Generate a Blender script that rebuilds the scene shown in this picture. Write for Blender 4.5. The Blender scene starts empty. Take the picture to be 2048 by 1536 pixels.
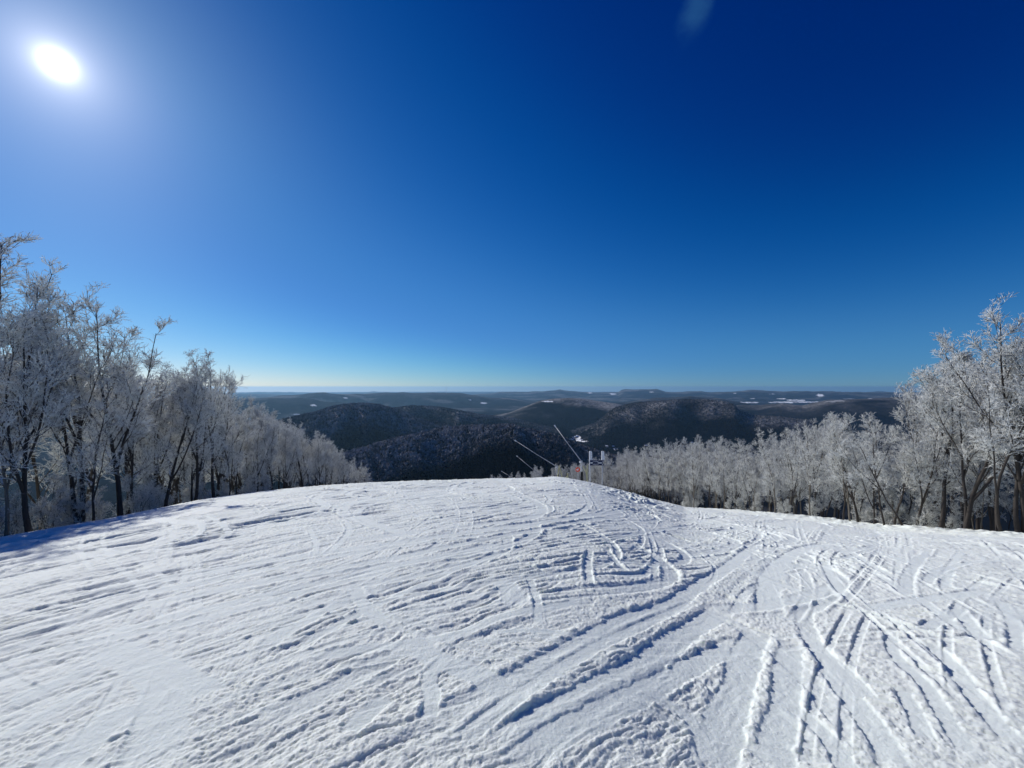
import bpy, math, random
import numpy as np

C = bpy.context.scene.collection
random.seed(7)
rng = np.random.default_rng(11)
ZC = 1.7            # eye height
F = 796.0           # focal length in photo pixels (2048 wide)
HY = 774.0          # eye-level line in the photo

# ------------------------------------------------------------------ helpers
def tag(o, label=None, cat=None, group=None, kind=None):
    if label: o['label'] = label
    if cat: o['category'] = cat
    if group: o['group'] = group
    if kind: o['kind'] = kind
    return o

def mesh_np(name, V, Q, mats, midx=None, attrs=None, smooth=False, colattrs=None):
    V = np.asarray(V, np.float32); Q = np.asarray(Q, np.int32)
    me = bpy.data.meshes.new(name)
    n = Q.shape[1]
    me.vertices.add(len(V)); me.vertices.foreach_set('co', V.ravel())
    me.loops.add(Q.size); me.loops.foreach_set('vertex_index', Q.ravel())
    me.polygons.add(len(Q))
    me.polygons.foreach_set('loop_start', np.arange(0, Q.size, n, dtype=np.int32))
    me.polygons.foreach_set('loop_total', np.full(len(Q), n, np.int32))
    if midx is not None: me.polygons.foreach_set('material_index', np.asarray(midx, np.int32))
    me.polygons.foreach_set('use_smooth', np.full(len(Q), smooth))
    for m in mats: me.materials.append(m)
    for k, a in (attrs or {}).items():
        at = me.attributes.new(k, 'FLOAT', 'POINT'); at.data.foreach_set('value', np.asarray(a, np.float32).ravel())
    me.update(calc_edges=True)
    return me

def link(name, me, parent=None, loc=(0, 0, 0)):
    o = bpy.data.objects.new(name, me); C.objects.link(o); o.location = loc
    if parent: o.parent = parent
    return o

class MB:
    """collects boxes, tubes and lofts for one mesh"""
    def __init__(s): s.v = []; s.f = []
    def add(s, vs, fs):
        b = len(s.v); s.v += [tuple(p) for p in vs]; s.f += [tuple(i + b for i in f) for f in fs]
    def box(s, c, d, rz=0.0, taper=1.0):
        cx, cy, cz = c; a, b, h = d[0] / 2, d[1] / 2, d[2] / 2
        ca, sa = math.cos(rz), math.sin(rz); vs = []
        for z, t in ((-h, 1), (h, taper)):
            for x, y in ((-a, -b), (a, -b), (a, b), (-a, b)):
                x *= t; y *= t
                vs.append((cx + x * ca - y * sa, cy + x * sa + y * ca, cz + z))
        s.add(vs, [(3, 2, 1, 0), (4, 5, 6, 7), (0, 1, 5, 4), (1, 2, 6, 5), (2, 3, 7, 6), (3, 0, 4, 7)])
    def tube(s, pts, rad, n=8, caps=True):
        pts = [np.array(p, float) for p in pts]
        if not hasattr(rad, '__len__'): rad = [rad] * len(pts)
        vs = []; fs = []
        for i, p in enumerate(pts):
            d = pts[min(i + 1, len(pts) - 1)] - pts[max(i - 1, 0)]; d /= np.linalg.norm(d) + 1e-9
            u = np.cross(d, (0.13, 0.97, 0.2) if abs(d[1]) < .9 else (1, 0, 0)); u /= np.linalg.norm(u); w = np.cross(d, u)
            for k in range(n):
                a = 2 * math.pi * k / n
                vs.append(p + rad[i] * (math.cos(a) * u + math.sin(a) * w))
        for i in range(len(pts) - 1):
            for k in range(n):
                fs.append((i * n + k, i * n + (k + 1) % n, (i + 1) * n + (k + 1) % n, (i + 1) * n + k))
        if caps:
            fs.append(tuple(range(n - 1, -1, -1))); fs.append(tuple(range((len(pts) - 1) * n, len(pts) * n)))
        s.add(vs, fs)
    def build(s, name, mat, parent=None, smooth=False, loc=(0, 0, 0)):
        me = bpy.data.meshes.new(name); me.from_pydata([tuple(map(float, v)) for v in s.v], [], s.f)
        me.materials.append(mat)
        if smooth:
            for p in me.polygons: p.use_smooth = True
        me.update()
        return link(name, me, parent, loc)

def smooth01(x): x = np.clip(x, 0, 1); return x * x * (3 - 2 * x)
def sstep(a, b, x): return smooth01((x - a) / (b - a))

_TAB = np.random.default_rng(3).random(1 << 20)
def _h(ix, iy, seed):
    return _TAB[((ix & 1023) + ((iy & 1023) << 10) + seed * 77731) & 0xfffff]

def vnoise(x, y, seed=0):
    ix = np.floor(x).astype(np.int64); iy = np.floor(y).astype(np.int64); fx = x - ix; fy = y - iy
    fx = fx * fx * fx * (fx * (fx * 6 - 15) + 10); fy = fy * fy * fy * (fy * (fy * 6 - 15) + 10)
    s_ = seed * 77731; ix0 = ix & 1023; ix1 = (ix + 1) & 1023; iy0 = ((iy & 1023) << 10) + s_; iy1 = (((iy + 1) & 1023) << 10) + s_
    a = _TAB[(ix0 + iy0) & 0xfffff]; b = _TAB[(ix1 + iy0) & 0xfffff]; c = _TAB[(ix0 + iy1) & 0xfffff]; d = _TAB[(ix1 + iy1) & 0xfffff]
    return (a + (b - a) * fx) * (1 - fy) + (c + (d - c) * fx) * fy      # 0..1

def fbm(x, y, seed=0, o=4, g=.5):
    s = 0; a = 1; t = 0
    for k in range(o):
        s = s + a * (vnoise(x * 2 ** k + 17.3 * k, y * 2 ** k + 9.1 * k, seed + k) - .5); t += a; a *= g
    return s / t * 2      # about -1..1

def worley(x, y, seed=0):
    ix = np.floor(x).astype(np.int64); iy = np.floor(y).astype(np.int64)
    best = np.full(x.shape, 9.); val = np.zeros(x.shape)
    for dx in (-1, 0, 1):
        for dy in (-1, 0, 1):
            jx = ix + dx; jy = iy + dy
            px = jx + _h(jx, jy, seed); py = jy + _h(jx, jy, seed + 7)
            d = (x - px) ** 2 + (y - py) ** 2
            m = d < best
            best = np.where(m, d, best); val = np.where(m, _h(jx, jy, seed + 19), val)
    return np.sqrt(best), val

# ------------------------------------------------------------------ materials
def new_mat(name):
    m = bpy.data.materials.new(name); m.use_nodes = True
    nt = m.node_tree; b = nt.nodes['Principled BSDF']
    return m, nt, b

def N(nt, typ, **kw):
    n = nt.nodes.new(typ)
    for k, v in kw.items():
        if k.startswith('i_'):
            key = k[2:]; key = int(key) if key.isdigit() else key.replace('_', ' ')
            n.inputs[key].default_value = v
        else: setattr(n, k, v)
    return n

def mixc(nt, fac, a, b):
    n = nt.nodes.new('ShaderNodeMix'); n.data_type = 'RGBA'
    for sock, v in ((0, fac), (6, a), (7, b)):
        if hasattr(v, 'links'): nt.links.new(v, n.inputs[sock])
        else: n.inputs[sock].default_value = v if sock == 0 else (*v, 1)
    return n.outputs[2]

def noise_mat(name, c1, c2, scale=4.0, rough=.7, bump=0.0, detail=6, spec=.3, metal=0):
    m, nt, b = new_mat(name)
    co = N(nt, 'ShaderNodeTexCoord')
    nz = N(nt, 'ShaderNodeTexNoise', i_Scale=scale, i_Detail=detail)
    nt.links.new(co.outputs['Object'], nz.inputs['Vector'])
    rp = N(nt, 'ShaderNodeMapRange', i_1=.38, i_2=.62)
    nt.links.new(nz.outputs[0], rp.inputs[0])
    nt.links.new(mixc(nt, rp.outputs[0], c1, c2), b.inputs['Base Color'])
    b.inputs['Roughness'].default_value = rough; b.inputs['Specular IOR Level'].default_value = spec
    b.inputs['Metallic'].default_value = metal
    if bump:
        bp = N(nt, 'ShaderNodeBump', i_Strength=bump, i_Distance=.02)
        nt.links.new(nz.outputs[0], bp.inputs['Height']); nt.links.new(bp.outputs[0], b.inputs['Normal'])
    return m

def snow_mat():
    m, nt, b = new_mat('groomed_snow')
    g = N(nt, 'ShaderNodeNewGeometry')
    n1 = N(nt, 'ShaderNodeTexNoise', i_Scale=.35, i_Detail=4)
    n2 = N(nt, 'ShaderNodeTexNoise', i_Scale=60, i_Detail=5, i_Roughness=.65)
    n3 = N(nt, 'ShaderNodeTexNoise', i_Scale=9, i_Detail=6, i_Roughness=.6)
    n4 = N(nt, 'ShaderNodeTexNoise', i_Scale=420, i_Detail=2)
    for n in (n1, n2, n3, n4): nt.links.new(g.outputs['Position'], n.inputs['Vector'])
    ic = N(nt, 'ShaderNodeAttribute', attribute_name='ice')
    c = mixc(nt, n1.outputs[0], (.83, .845, .78), (.80, .86, .785))
    c = mixc(nt, ic.outputs['Fac'], c, (.78, .85, .80))
    nt.links.new(c, b.inputs['Base Color'])
    b.inputs['Roughness'].default_value = .75; b.inputs['Specular IOR Level'].default_value = .12
    b.inputs['Subsurface Weight'].default_value = .8; b.inputs['Subsurface Radius'].default_value = (1.0, .95, .85); b.inputs['Subsurface Scale'].default_value = .032
    b1 = N(nt, 'ShaderNodeBump', i_Strength=.35, i_Distance=.02)
    b2 = N(nt, 'ShaderNodeBump', i_Strength=.7, i_Distance=.009)
    b3 = N(nt, 'ShaderNodeBump', i_Strength=.35, i_Distance=.0015)
    nt.links.new(n3.outputs[0], b1.inputs['Height']); nt.links.new(n2.outputs[0], b2.inputs['Height']); nt.links.new(n4.outputs[0], b3.inputs['Height'])
    nt.links.new(b1.outputs[0], b2.inputs['Normal']); nt.links.new(b2.outputs[0], b3.inputs['Normal']); nt.links.new(b3.outputs[0], b.inputs['Normal'])
    return m

def rime_mat():
    m, nt, b = new_mat('rime')
    b.inputs['Base Color'].default_value = (.88, .88, .845, 1); b.inputs['Roughness'].default_value = .6
    b.inputs['Specular IOR Level'].default_value = .4
    tr = N(nt, 'ShaderNodeBsdfTranslucent'); tr.inputs[0].default_value = (.88, .885, .86, 1)
    mx = N(nt, 'ShaderNodeMixShader', i_0=.28)
    out = nt.nodes['Material Output']
    nt.links.new(b.outputs[0], mx.inputs[1]); nt.links.new(tr.outputs[0], mx.inputs[2]); nt.links.new(mx.outputs[0], out.inputs[0])
    return m

def bark_mat(name, c1, c2, rime=.5):
    """bark with rime plastered on the windward side and on top of limbs"""
    m, nt, b = new_mat(name)
    g = N(nt, 'ShaderNodeNewGeometry'); co = N(nt, 'ShaderNodeTexCoord')
    mp = N(nt, 'ShaderNodeMapping'); mp.inputs['Scale'].default_value = (9, 9, 2.2)
    nt.links.new(co.outputs['Object'], mp.inputs[0])
    nz = N(nt, 'ShaderNodeTexNoise', i_Scale=2.0, i_Detail=7, i_Roughness=.65); nt.links.new(mp.outputs[0], nz.inputs['Vector'])
    n2 = N(nt, 'ShaderNodeTexNoise', i_Scale=5.0, i_Detail=5, i_Roughness=.7); nt.links.new(co.outputs['Object'], n2.inputs['Vector'])
    dt = N(nt, 'ShaderNodeVectorMath', operation='DOT_PRODUCT'); dt.inputs[1].default_value = (.35, -.1, .8)
    nt.links.new(g.outputs['Normal'], dt.inputs[0])
    ad = N(nt, 'ShaderNodeMath', operation='MULTIPLY_ADD', i_1=.55, i_2=0.0); nt.links.new(dt.outputs['Value'], ad.inputs[0]); nt.links.new(n2.outputs[0], ad.inputs[2])
    rp = N(nt, 'ShaderNodeMapRange', i_1=.95 - .3 * rime, i_2=1.1 - .3 * rime); nt.links.new(ad.outputs[0], rp.inputs[0])
    c = mixc(nt, nz.outputs[0], c1, c2)
    nt.links.new(mixc(nt, rp.outputs[0], c, (.78, .8, .84)), b.inputs['Base Color'])
    b.inputs['Roughness'].default_value = .85; b.inputs['Specular IOR Level'].default_value = .15
    bp = N(nt, 'ShaderNodeBump', i_Strength=.6, i_Distance=.02); nt.links.new(nz.outputs[0], bp.inputs['Height']); nt.links.new(bp.outputs[0], b.inputs['Normal'])
    return m

def terrain_mat(name, forest=False):
    m, nt, b = new_mat(name)
    g = N(nt, 'ShaderNodeNewGeometry')
    fr = N(nt, 'ShaderNodeAttribute', attribute_name='frost'); fi = N(nt, 'ShaderNodeAttribute', attribute_name='field')
    n1 = N(nt, 'ShaderNodeTexNoise', i_Scale=.0035, i_Detail=6, i_Roughness=.6)
    n2 = N(nt, 'ShaderNodeTexNoise', i_Scale=.03, i_Detail=5, i_Roughness=.75)
    for n in (n1, n2): nt.links.new(g.outputs['Position'], n.inputs['Vector'])
    c = mixc(nt, n1.outputs[0], (.004, .005, .008), (.012, .010, .011))
    rp = N(nt, 'ShaderNodeMapRange', i_1=.42, i_2=.66, i_3=.35, i_4=1.5); nt.links.new(n2.outputs[0], rp.inputs[0])
    mu = N(nt, 'ShaderNodeMath', operation='MULTIPLY', use_clamp=True); nt.links.new(fr.outputs['Fac'], mu.inputs[0]); nt.links.new(rp.outputs[0], mu.inputs[1])
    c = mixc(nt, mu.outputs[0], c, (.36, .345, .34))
    c = mixc(nt, fi.outputs['Fac'], c, (.9, .92, .95))
    nt.links.new(c, b.inputs['Base Color'])
    b.inputs['Roughness'].default_value = .95; b.inputs['Specular IOR Level'].default_value = .0
    if not forest:
        bp = N(nt, 'ShaderNodeBump', i_Strength=1.0, i_Distance=14.0); nt.links.new(n2.outputs[0], bp.inputs['Height']); nt.links.new(bp.outputs[0], b.inputs['Normal'])
    return m

M_SNOW = snow_mat()
M_RIME = rime_mat()
M_BARK = bark_mat('dark_bark', (.030, .026, .024), (.075, .065, .058), .45)
M_BARKL = bark_mat('pale_bark', (.10, .09, .075), (.24, .21, .17), .6)
M_LIMB = bark_mat('rimed_limb', (.05, .044, .04), (.11, .10, .09), .7)
M_TERR = terrain_mat('winter_hills')
M_FOREST = terrain_mat('winter_forest', True)
M_STEEL = noise_mat('galvanised_steel', (.42, .44, .47), (.62, .63, .66), 8, .45, .1, metal=.3)
M_FROSTED = noise_mat('frosted_metal', (.62, .64, .68), (.86, .87, .9), 14, .6, .6)
M_BOOM = noise_mat('rimed_aluminium', (.34, .35, .38), (.55, .56, .6), 14, .5, .4)
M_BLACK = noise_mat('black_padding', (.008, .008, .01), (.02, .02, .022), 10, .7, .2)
M_YELLOW = noise_mat('faded_yellow_paint', (.42, .40, .20), (.58, .56, .34), 12, .6, .2)
M_ORANGE = noise_mat('orange_disc', (.75, .07, .03), (.85, .14, .07), 10, .45)
M_BLUE = noise_mat('navy_board', (.008, .018, .06), (.014, .03, .095), 6, .4)
M_WHITE = noise_mat('white_lettering', (.75, .76, .8), (.85, .86, .88), 20, .5)
M_WALL = noise_mat('house_wall', (.10, .085, .075), (.16, .14, .12), .5, .8)
M_ROOF = noise_mat('snowy_roof', (.85, .86, .9), (.9, .91, .93), 1, .6)
M_GLASS = noise_mat('dark_window', (.02, .025, .03), (.04, .045, .05), 1, .15)

# ------------------------------------------------------------------ piste shape
PX = np.array([-60, 0, 200, 400, 600, 750, 900, 1050, 1110, 1150, 1180, 1210, 1250, 1300, 1340, 1370, 1450, 1560, 1660, 1760, 1900, 2048, 2120], float)
PY = np.array([1086, 1075, 1040, 1000, 975, 965, 960, 957, 956, 960, 965, 973, 985, 998, 1006, 1013, 1019, 1028, 1038, 1050, 1059, 1068, 1072], float)
PHI = np.arctan((PX - 1024) / F); PV = (PY - HY) / F * np.cos(PHI)
RCP = np.radians([-60, -30, 0, 10, 15, 19, 23, 27, 33, 43, 52, 60])
RCV = np.array([20, 22, 25, 27.5, 30, 33, 37, 39, 37, 31, 26.6, 25.])
_ph = np.linspace(-math.pi, math.pi, 4001)
_P = np.interp(_ph, PHI, PV); _R = np.interp(_ph, RCP, RCV)
_k = np.ones(61) / 61; _Rs = np.convolve(np.pad(_R, 30, 'edge'), _k, 'valid')
_k = np.ones(361) / 361; _Pw = np.convolve(np.pad(_P, 180, 'edge'), _k, 'valid'); _Pw = np.convolve(np.pad(_Pw, 180, 'edge'), _k, 'valid')
_k = np.ones(7) / 7; _Ps = np.convolve(np.pad(_P, 3, 'edge'), _k, 'valid')

def near_ground(x, y):
    r = np.hypot(x, y) + 1e-6; ph = np.arctan2(x, y)
    nb = sstep(5, 19, r); P = np.interp(ph, _ph, _Ps) * nb + np.interp(ph, _ph, _Pw) * (1 - nb); rc = np.interp(ph, _ph, _Rs)
    B = ZC / rc ** 2; A = P - 2 * ZC / rc
    g = smooth01((np.radians(175) - np.abs(ph)) / np.radians(105))
    D = A * r + B * r * r
    e = np.maximum(r - rc, 0); kk = 2 * B; lim = .055 / kk
    e1 = np.minimum(e, lim)
    Dc = A * rc + B * rc * rc + P * e + .5 * kk * e1 ** 2 + kk * lim * np.maximum(e - lim, 0)
    D = np.where(r > rc, Dc, D)
    z = -D * g
    # groomed trough in front of the right-hand snow berm
    w = sstep(11, 17, y) * (1 - sstep(44, 60, y))
    z = z - .30 * np.exp(-((x - 17.2 + .03 * (y - 20)) / 2.3) ** 2) * w * (x > 5)
    return z

# ------------------------------------------------------------------ far hills
HILLS = [  # (range, front width, back width, silhouette points in photo pixels, frost weight)
 (33000, 5000, 6000, [(380,786),(470,786),(560,784.5),(640,786),(700,785),(720,784.5),(748,782.5),(765,785),(860,786),(1000,787),(1400,785),(1700,784),(1860,785),(2100,785)], .1),
 (20000, 3500, 4000, [(430,789),(520,788),(600,791),(700,792),(860,792),(930,790),(960,787),(1000,785.5),(1060,784.5),(1090,783),(1120,779.5),(1140,783),(1170,785),(1215,784),(1238,783),(1243,779.5),(1290,779),(1315,779),(1330,782.5),(1380,783),(1430,782.5),(1480,780),(1540,781),(1600,782.5),(1700,783),(1780,784),(1860,786),(2100,787)], .35),
 (11000, 1600, 2400, [(440,799),(475,796.5),(540,794),(600,789),(650,785.5),(700,788.5),(740,787.5),(768,785.5),(866,785),(921,787),(946,790.5),(975,795),(1000,797),(1035,800),(1080,806)], .2),
 (8200, 1200, 1600, [(440,800),(475,797.5),(560,798),(600,797),(625,798),(650,803),(700,806),(760,812)], .1),
 (9000, 1100, 1500, [(1225,806),(1290,800),(1340,795),(1385,794),(1430,797),(1480,802)], .2),
 (6800, 1300, 1700, [(1480,812),(1520,812),(1564,807.5),(1605,811),(1625,806),(1657,799.5),(1728,797.5),(1783,795.5),(1827,794),(1860,796),(1950,800),(2100,806)], .45),
 (5400, 900, 1200, [(990,832),(1022,824),(1055,812),(1082,801.5),(1109,797.5),(1137,796.5),(1164,797.5),(1191,802),(1232,808),(1270,816)], .9),
 (4100, 800, 900, [(1150,862),(1191,846),(1208,832),(1219,822),(1232,815),(1260,808),(1301,803),(1355,800),(1410,800),(1451,804),(1470,810),(1478,820),(1506,830),(1560,834),(1620,842)], .9),
 (3700, 650, 800, [(740,826),(790,816),(823,811),(877,815),(918,820),(946,825),(1000,835),(1060,846),(1110,856)], .8),
 (2500, 560, 600, [(500,850),(560,838),(582,832),(631,820),(672,808),(700,804.5),(727,803.5),(754,806),(795,817),(828,830),(860,838),(905,847),(960,853),(1000,862)], 1.0),
 (1350, 420, 430, [(600,930),(697,897),(741,887),(782,876),(823,868),(877,860),(932,853),(1000,847),(1027,845),(1055,856),(1096,864),(1130,874),(1160,888),(1200,905),(1260,925)], 1.0),
]
def base_z(r):
    near = -.335 * r
    b = np.full_like(r, -490.) + 40 * sstep(14000, 30000, r)
    t = sstep(1000, 1900, r)
    return near * (1 - t) * (r < 1900) + b * t if True else b

def far_ground(x, y, want=False):
    r = np.hypot(x, y) + 1e-6; ph = np.arctan2(x, y); cph = np.cos(np.clip(ph, -1.35, 1.35))
    px = 1024 + F * np.tan(np.clip(ph, -1.35, 1.35))
    ng = near_ground(x, y)
    b = np.where(r < 90, ng, 0)
    t = sstep(60, 400, r)
    slope = ng * (1 - t) + (-.335 * r) * t
    tt = sstep(1000, 1750, r)
    b = slope * (1 - tt) + (-490.) * tt
    b = np.maximum(b, -492.0)
    b = b + fbm(x / 900, y / 900, 5, 4) * 16 * sstep(1500, 3000, r)
    z = b.copy(); gg = np.zeros_like(r); bestw = np.zeros_like(r)
    wob = fbm(x / 700, y / 700, 8, 3)
    rav = fbm(x / 260, y / 260, 12, 5) * .16 + (np.abs(fbm(x / 520, y / 520, 3, 3)) - .3) * .22
    for R, wf, wb, pts, fw in HILLS:
        pts = np.array(pts, float)
        v = (np.interp(px, pts[:, 0], pts[:, 1]) + (2.6 * fbm(px / 42 + R, px * 0 + 1, 90, 4) if R > 7000 else 0) - HY) / F
        amp = sstep(pts[0, 0] - 60, pts[0, 0], px) * (1 - sstep(pts[-1, 0], pts[-1, 0] + 60, px))
        zt = ZC - v * R * cph - (11 if R < 3000 else 0)
        wig = fbm(ph * 9 + R, ph * 0 + 3, 31, 3) * wf * .35
        d = (r - R - wig); w = np.where(d < 0, wf, wb)
        wn = w * (1 + .35 * wob)
        g = np.exp(-(d / wn) ** 2) * amp
        hgt = np.maximum(zt - b, 0)
        zi = b + hgt * (g + rav * (g * (1 - g)) * 2.2)
        m = zi > z
        z = np.where(m, zi, z); bestw = np.where(m & (g > .15), fw, bestw); gg = np.where(m, g, gg)
    if not want: return z
    n = fbm(x / 420, y / 420, 44, 5)
    top = sstep(.66, 1.08, gg + .40 * n)
    frost = top * bestw * (1 - .55 * sstep(.0, .5, fbm(x / 260 + 9, y / 260, 51, 4)))
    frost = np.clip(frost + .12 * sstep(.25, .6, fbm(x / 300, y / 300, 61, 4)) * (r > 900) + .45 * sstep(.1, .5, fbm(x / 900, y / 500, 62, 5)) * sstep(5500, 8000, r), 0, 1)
    return z, frost

def ray_hit(px, py, r0=700, r1=34000):
    ph = math.atan((px - 1024) / F); rr = np.geomspace(r0, r1, 6000)
    zz = far_ground(rr * math.sin(ph), rr * math.cos(ph))
    zr = ZC - (py - HY) / F * rr * math.cos(ph)
    k = np.argmax(zz >= zr)
    r = rr[k] if zz[k] >= zr[k] else 14000.
    return r * math.sin(ph), r * math.cos(ph), float(zz[k])

# ------------------------------------------------------------------ piste surface with its tracks
TR = [  # (width m, depth m, berm m, which side the berm is on, [photo pixels])
 (.26,.045,.03,1,[(1684,1086),(1623,1092),(1582,1109),(1554,1132),(1539,1156),(1536,1190),(1541,1224),(1546,1255)]),
 (.24,.045,.045,-1,[(1517,1255),(1497,1303),(1480,1361),(1452,1429),(1425,1531),(1410,1580)]),
 (.20,.035,.03,-1,[(1585,1286),(1575,1327),(1571,1395),(1558,1463),(1540,1535),(1532,1570)]),
 (.16,.045,.045,1,[(1602,1255),(1643,1306),(1677,1361),(1718,1415),(1759,1473),(1793,1535),(1815,1570)]),
 (.12,.040,.03,1,[(1578,1408),(1623,1443),(1667,1487),(1691,1531),(1705,1560)]),
 (.10,.030,.05,1,[(1225,1033),(1300,1050),(1360,1085),(1462,1126),(1541,1160),(1657,1204),(1742,1228),(1837,1262),(1950,1300),(2060,1340)]),
 (.10,.025,.05,1,[(1691,1098),(1759,1139),(1807,1166)]),
 (.10,.030,.04,1,[(1708,1132),(1773,1160),(1807,1184),(1844,1201),(1895,1238),(1970,1286),(2045,1333)]),
 (.11,.025,.05,1,[(1640,1080),(1766,1109),(1844,1132),(1909,1153),(1980,1170),(2060,1190)]),
 (.12,.040,.04,1,[(1647,1122),(1670,1163),(1711,1207)]),
 (.14,.030,.04,-1,[(1860,1095),(1820,1143),(1813,1180),(1822,1204)]),
 (.12,.030,.03,1,[(1925,1100),(1892,1153),(1899,1187)]),
 (.18,.020,.03,-1,[(1718,1221),(1827,1201),(1991,1180)]),
 (.12,.045,.05,1,[(1851,1282),(1902,1327),(1946,1388),(1998,1449),(2060,1510)]),
 (.12,.040,.04,1,[(1912,1214),(1946,1255),(1970,1282)]),
 (.10,.030,.03,1,[(1998,1197),(2025,1242),(2035,1310)]),
 (.13,.022,.02,1,[(1846,1262),(1880,1240),(1925,1212)]),
 (.22,.038,.035,1,[(1517,1085),(1462,1129),(1401,1170),(1330,1215),(1247,1242),(1144,1300),(1042,1355),(939,1410),(837,1464),(751,1502),(690,1530)]),
 (.12,.030,.04,1,[(1400,1198),(1281,1252),(1144,1321),(1042,1389),(973,1440),(905,1492),(850,1550)]),
 (.26,.050,.050,1,[(1452,1211),(1418,1238),(1350,1279),(1281,1335),(1178,1393),(1110,1428),(1008,1486),(930,1540)]),
 (.20,.045,.03,1,[(1490,1281),(1435,1303),(1390,1330),(1315,1369),(1213,1420),(1110,1471),(1035,1529),(1000,1560)]),
 (.20,.030,.04,-1,[(816,1280),(871,1314),(939,1341),(1008,1375),(1035,1389)]),
 (.24,.035,.03,1,[(1001,1157),(1021,1181),(1032,1208)]),
 (.08,.030,.03,1,[(1059,1157),(1074,1201),(1078,1253)]),
 (.12,.020,.04,1,[(560,1330),(700,1300),(803,1287),(905,1270),(1008,1229),(1093,1215),(1189,1198)]),
 (.13,.050,.05,-1,[(779,1389),(735,1425),(690,1465)]),
 (.07,.020,.03,-1,[(1148,1270),(1100,1261),(1042,1259),(980,1262)]),
 (.20,.030,.03,1,[(0,1215),(300,1160),(600,1110),(900,1070),(1150,1035),(1250,1020)]),
 (.14,.030,.03,1,[(0,1235),(350,1173),(700,1106),(1000,1063),(1200,1028)]),
 (.16,.035,.04,1,[(0,1262),(400,1185),(800,1112),(1100,1055),(1250,1033)]),
 (.10,.025,.04,1,[(0,1160),(250,1112),(400,1085),(452,1068),(455,1055),(432,1040),(400,1029)]),
 (.10,.020,.04,1,[(150,1115),(300,1095),(385,1072),(405,1055),(395,1042),(370,1035)]),
 (.14,.030,.03,1,[(0,1300),(250,1255),(480,1200),(800,1128),(1050,1080)]),
 (.12,.030,.03,1,[(0,1325),(200,1280),(420,1232),(640,1175),(860,1120)]),
 (.08,.018,.03,1,[(620,1055),(632,1085),(630,1112)]),
 (.10,.018,.03,1,[(690,1040),(700,1055),(690,1075),(650,1112)]),
 (.10,.020,.04,1,[(560,1045),(640,1020),(655,1010),(640,1003)]),
 (.12,.020,.04,1,[(1110,985),(1150,987),(1178,1000),(1170,1018),(1130,1035)]),
 (.10,.020,.04,1,[(1070,985),(1098,995),(1092,1008)]),
 (.11,.020,.03,1,[(1285,1090),(1320,1102),(1312,1125),(1290,1148),(1240,1152),(1215,1150)]),
 (.10,.030,.04,-1,[(1210,1095),(1232,1125),(1255,1145)]),
 (.26,.040,.03,1,[(170,1290),(230,1300),(290,1322),(325,1350),(330,1400),(322,1460),(300,1560)]),
 (.14,.030,.02,1,[(325,1320),(370,1350),(435,1385)]),
 (.16,.022,.02,1,[(0,1408),(120,1362),(200,1325)]),
 (.12,.022,.02,1,[(0,1480),(90,1425),(200,1370)]),
 (.24,.030,.02,1,[(80,1560),(180,1470),(280,1400)]),
 (.14,.025,.03,1,[(500,1310),(640,1225),(760,1170)]),
 (.10,.025,.03,1,[(560,1320),(700,1235),(850,1165),(1010,1100)]),
 (.14,.030,.03,-1,[(700,1165),(720,1195),(745,1225),(790,1250)]),
 (.10,.025,.04,1,[(1180,1100),(1175,1130),(1180,1170)]),
 (.10,.020,.03,1,[(900,1310),(860,1350),(865,1400),(850,1450)]),
 (.14,.030,.04,-1,[(1640,1300),(1690,1345),(1740,1400)]),
 (.10,.025,.03,1,[(1780,1260),(1790,1310),(1850,1370),(1900,1450),(1960,1540)]),
 (.10,.025,.03,1,[(1800,1375),(1830,1430),(1855,1485)]),
 (.08,.022,.03,1,[(1480,1050),(1540,1075),(1560,1090),(1550,1100)]),
 (.10,.020,.03,-1,[(1600,1060),(1500,1052),(1400,1050),(1300,1062),(1180,1090)]),
 (.12,.022,.03,-1,[(2048,1120),(1960,1122),(1880,1140),(1850,1170)]),
 (.10,.025,.03,1,[(1345,1410),(1390,1450),(1420,1530)]),
]
def px_ground(px, py):
    """a photo pixel on the piste -> a point on its base shape"""
    s = (px - 1024) / F; v = (py - HY) / F
    ys = np.geomspace(1.0, 40, 900); z = near_ground(s * ys, ys); vv = (ZC - z) / ys
    k = int(np.argmin(vv)); ok = vv[:k + 1]
    y = float(np.interp(-v, -ok, ys[:k + 1]))
    return s * y, y

def spline(p, step):
    p = np.array(p, float)
    if len(p) < 3: q = p
    else:
        q = []
        e = np.vstack([2 * p[0] - p[1], p, 2 * p[-1] - p[-2]])
        for i in range(1, len(e) - 2):
            for t in np.linspace(0, 1, 8, endpoint=False):
                a, b, c, d = e[i - 1], e[i], e[i + 1], e[i + 2]
                q.append(.5 * (2 * b + (c - a) * t + (2 * a - 5 * b + 4 * c - d) * t * t + (3 * b - a - 3 * c + d) * t ** 3))
        q.append(e[-2]); q = np.array(q)
    L = np.r_[0, np.cumsum(np.hypot(*np.diff(q, axis=0).T))]
    n = max(2, int(L[-1] / step) + 1); t = np.linspace(0, L[-1], n)
    return np.c_[np.interp(t, L, q[:, 0]), np.interp(t, L, q[:, 1])]

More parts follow.
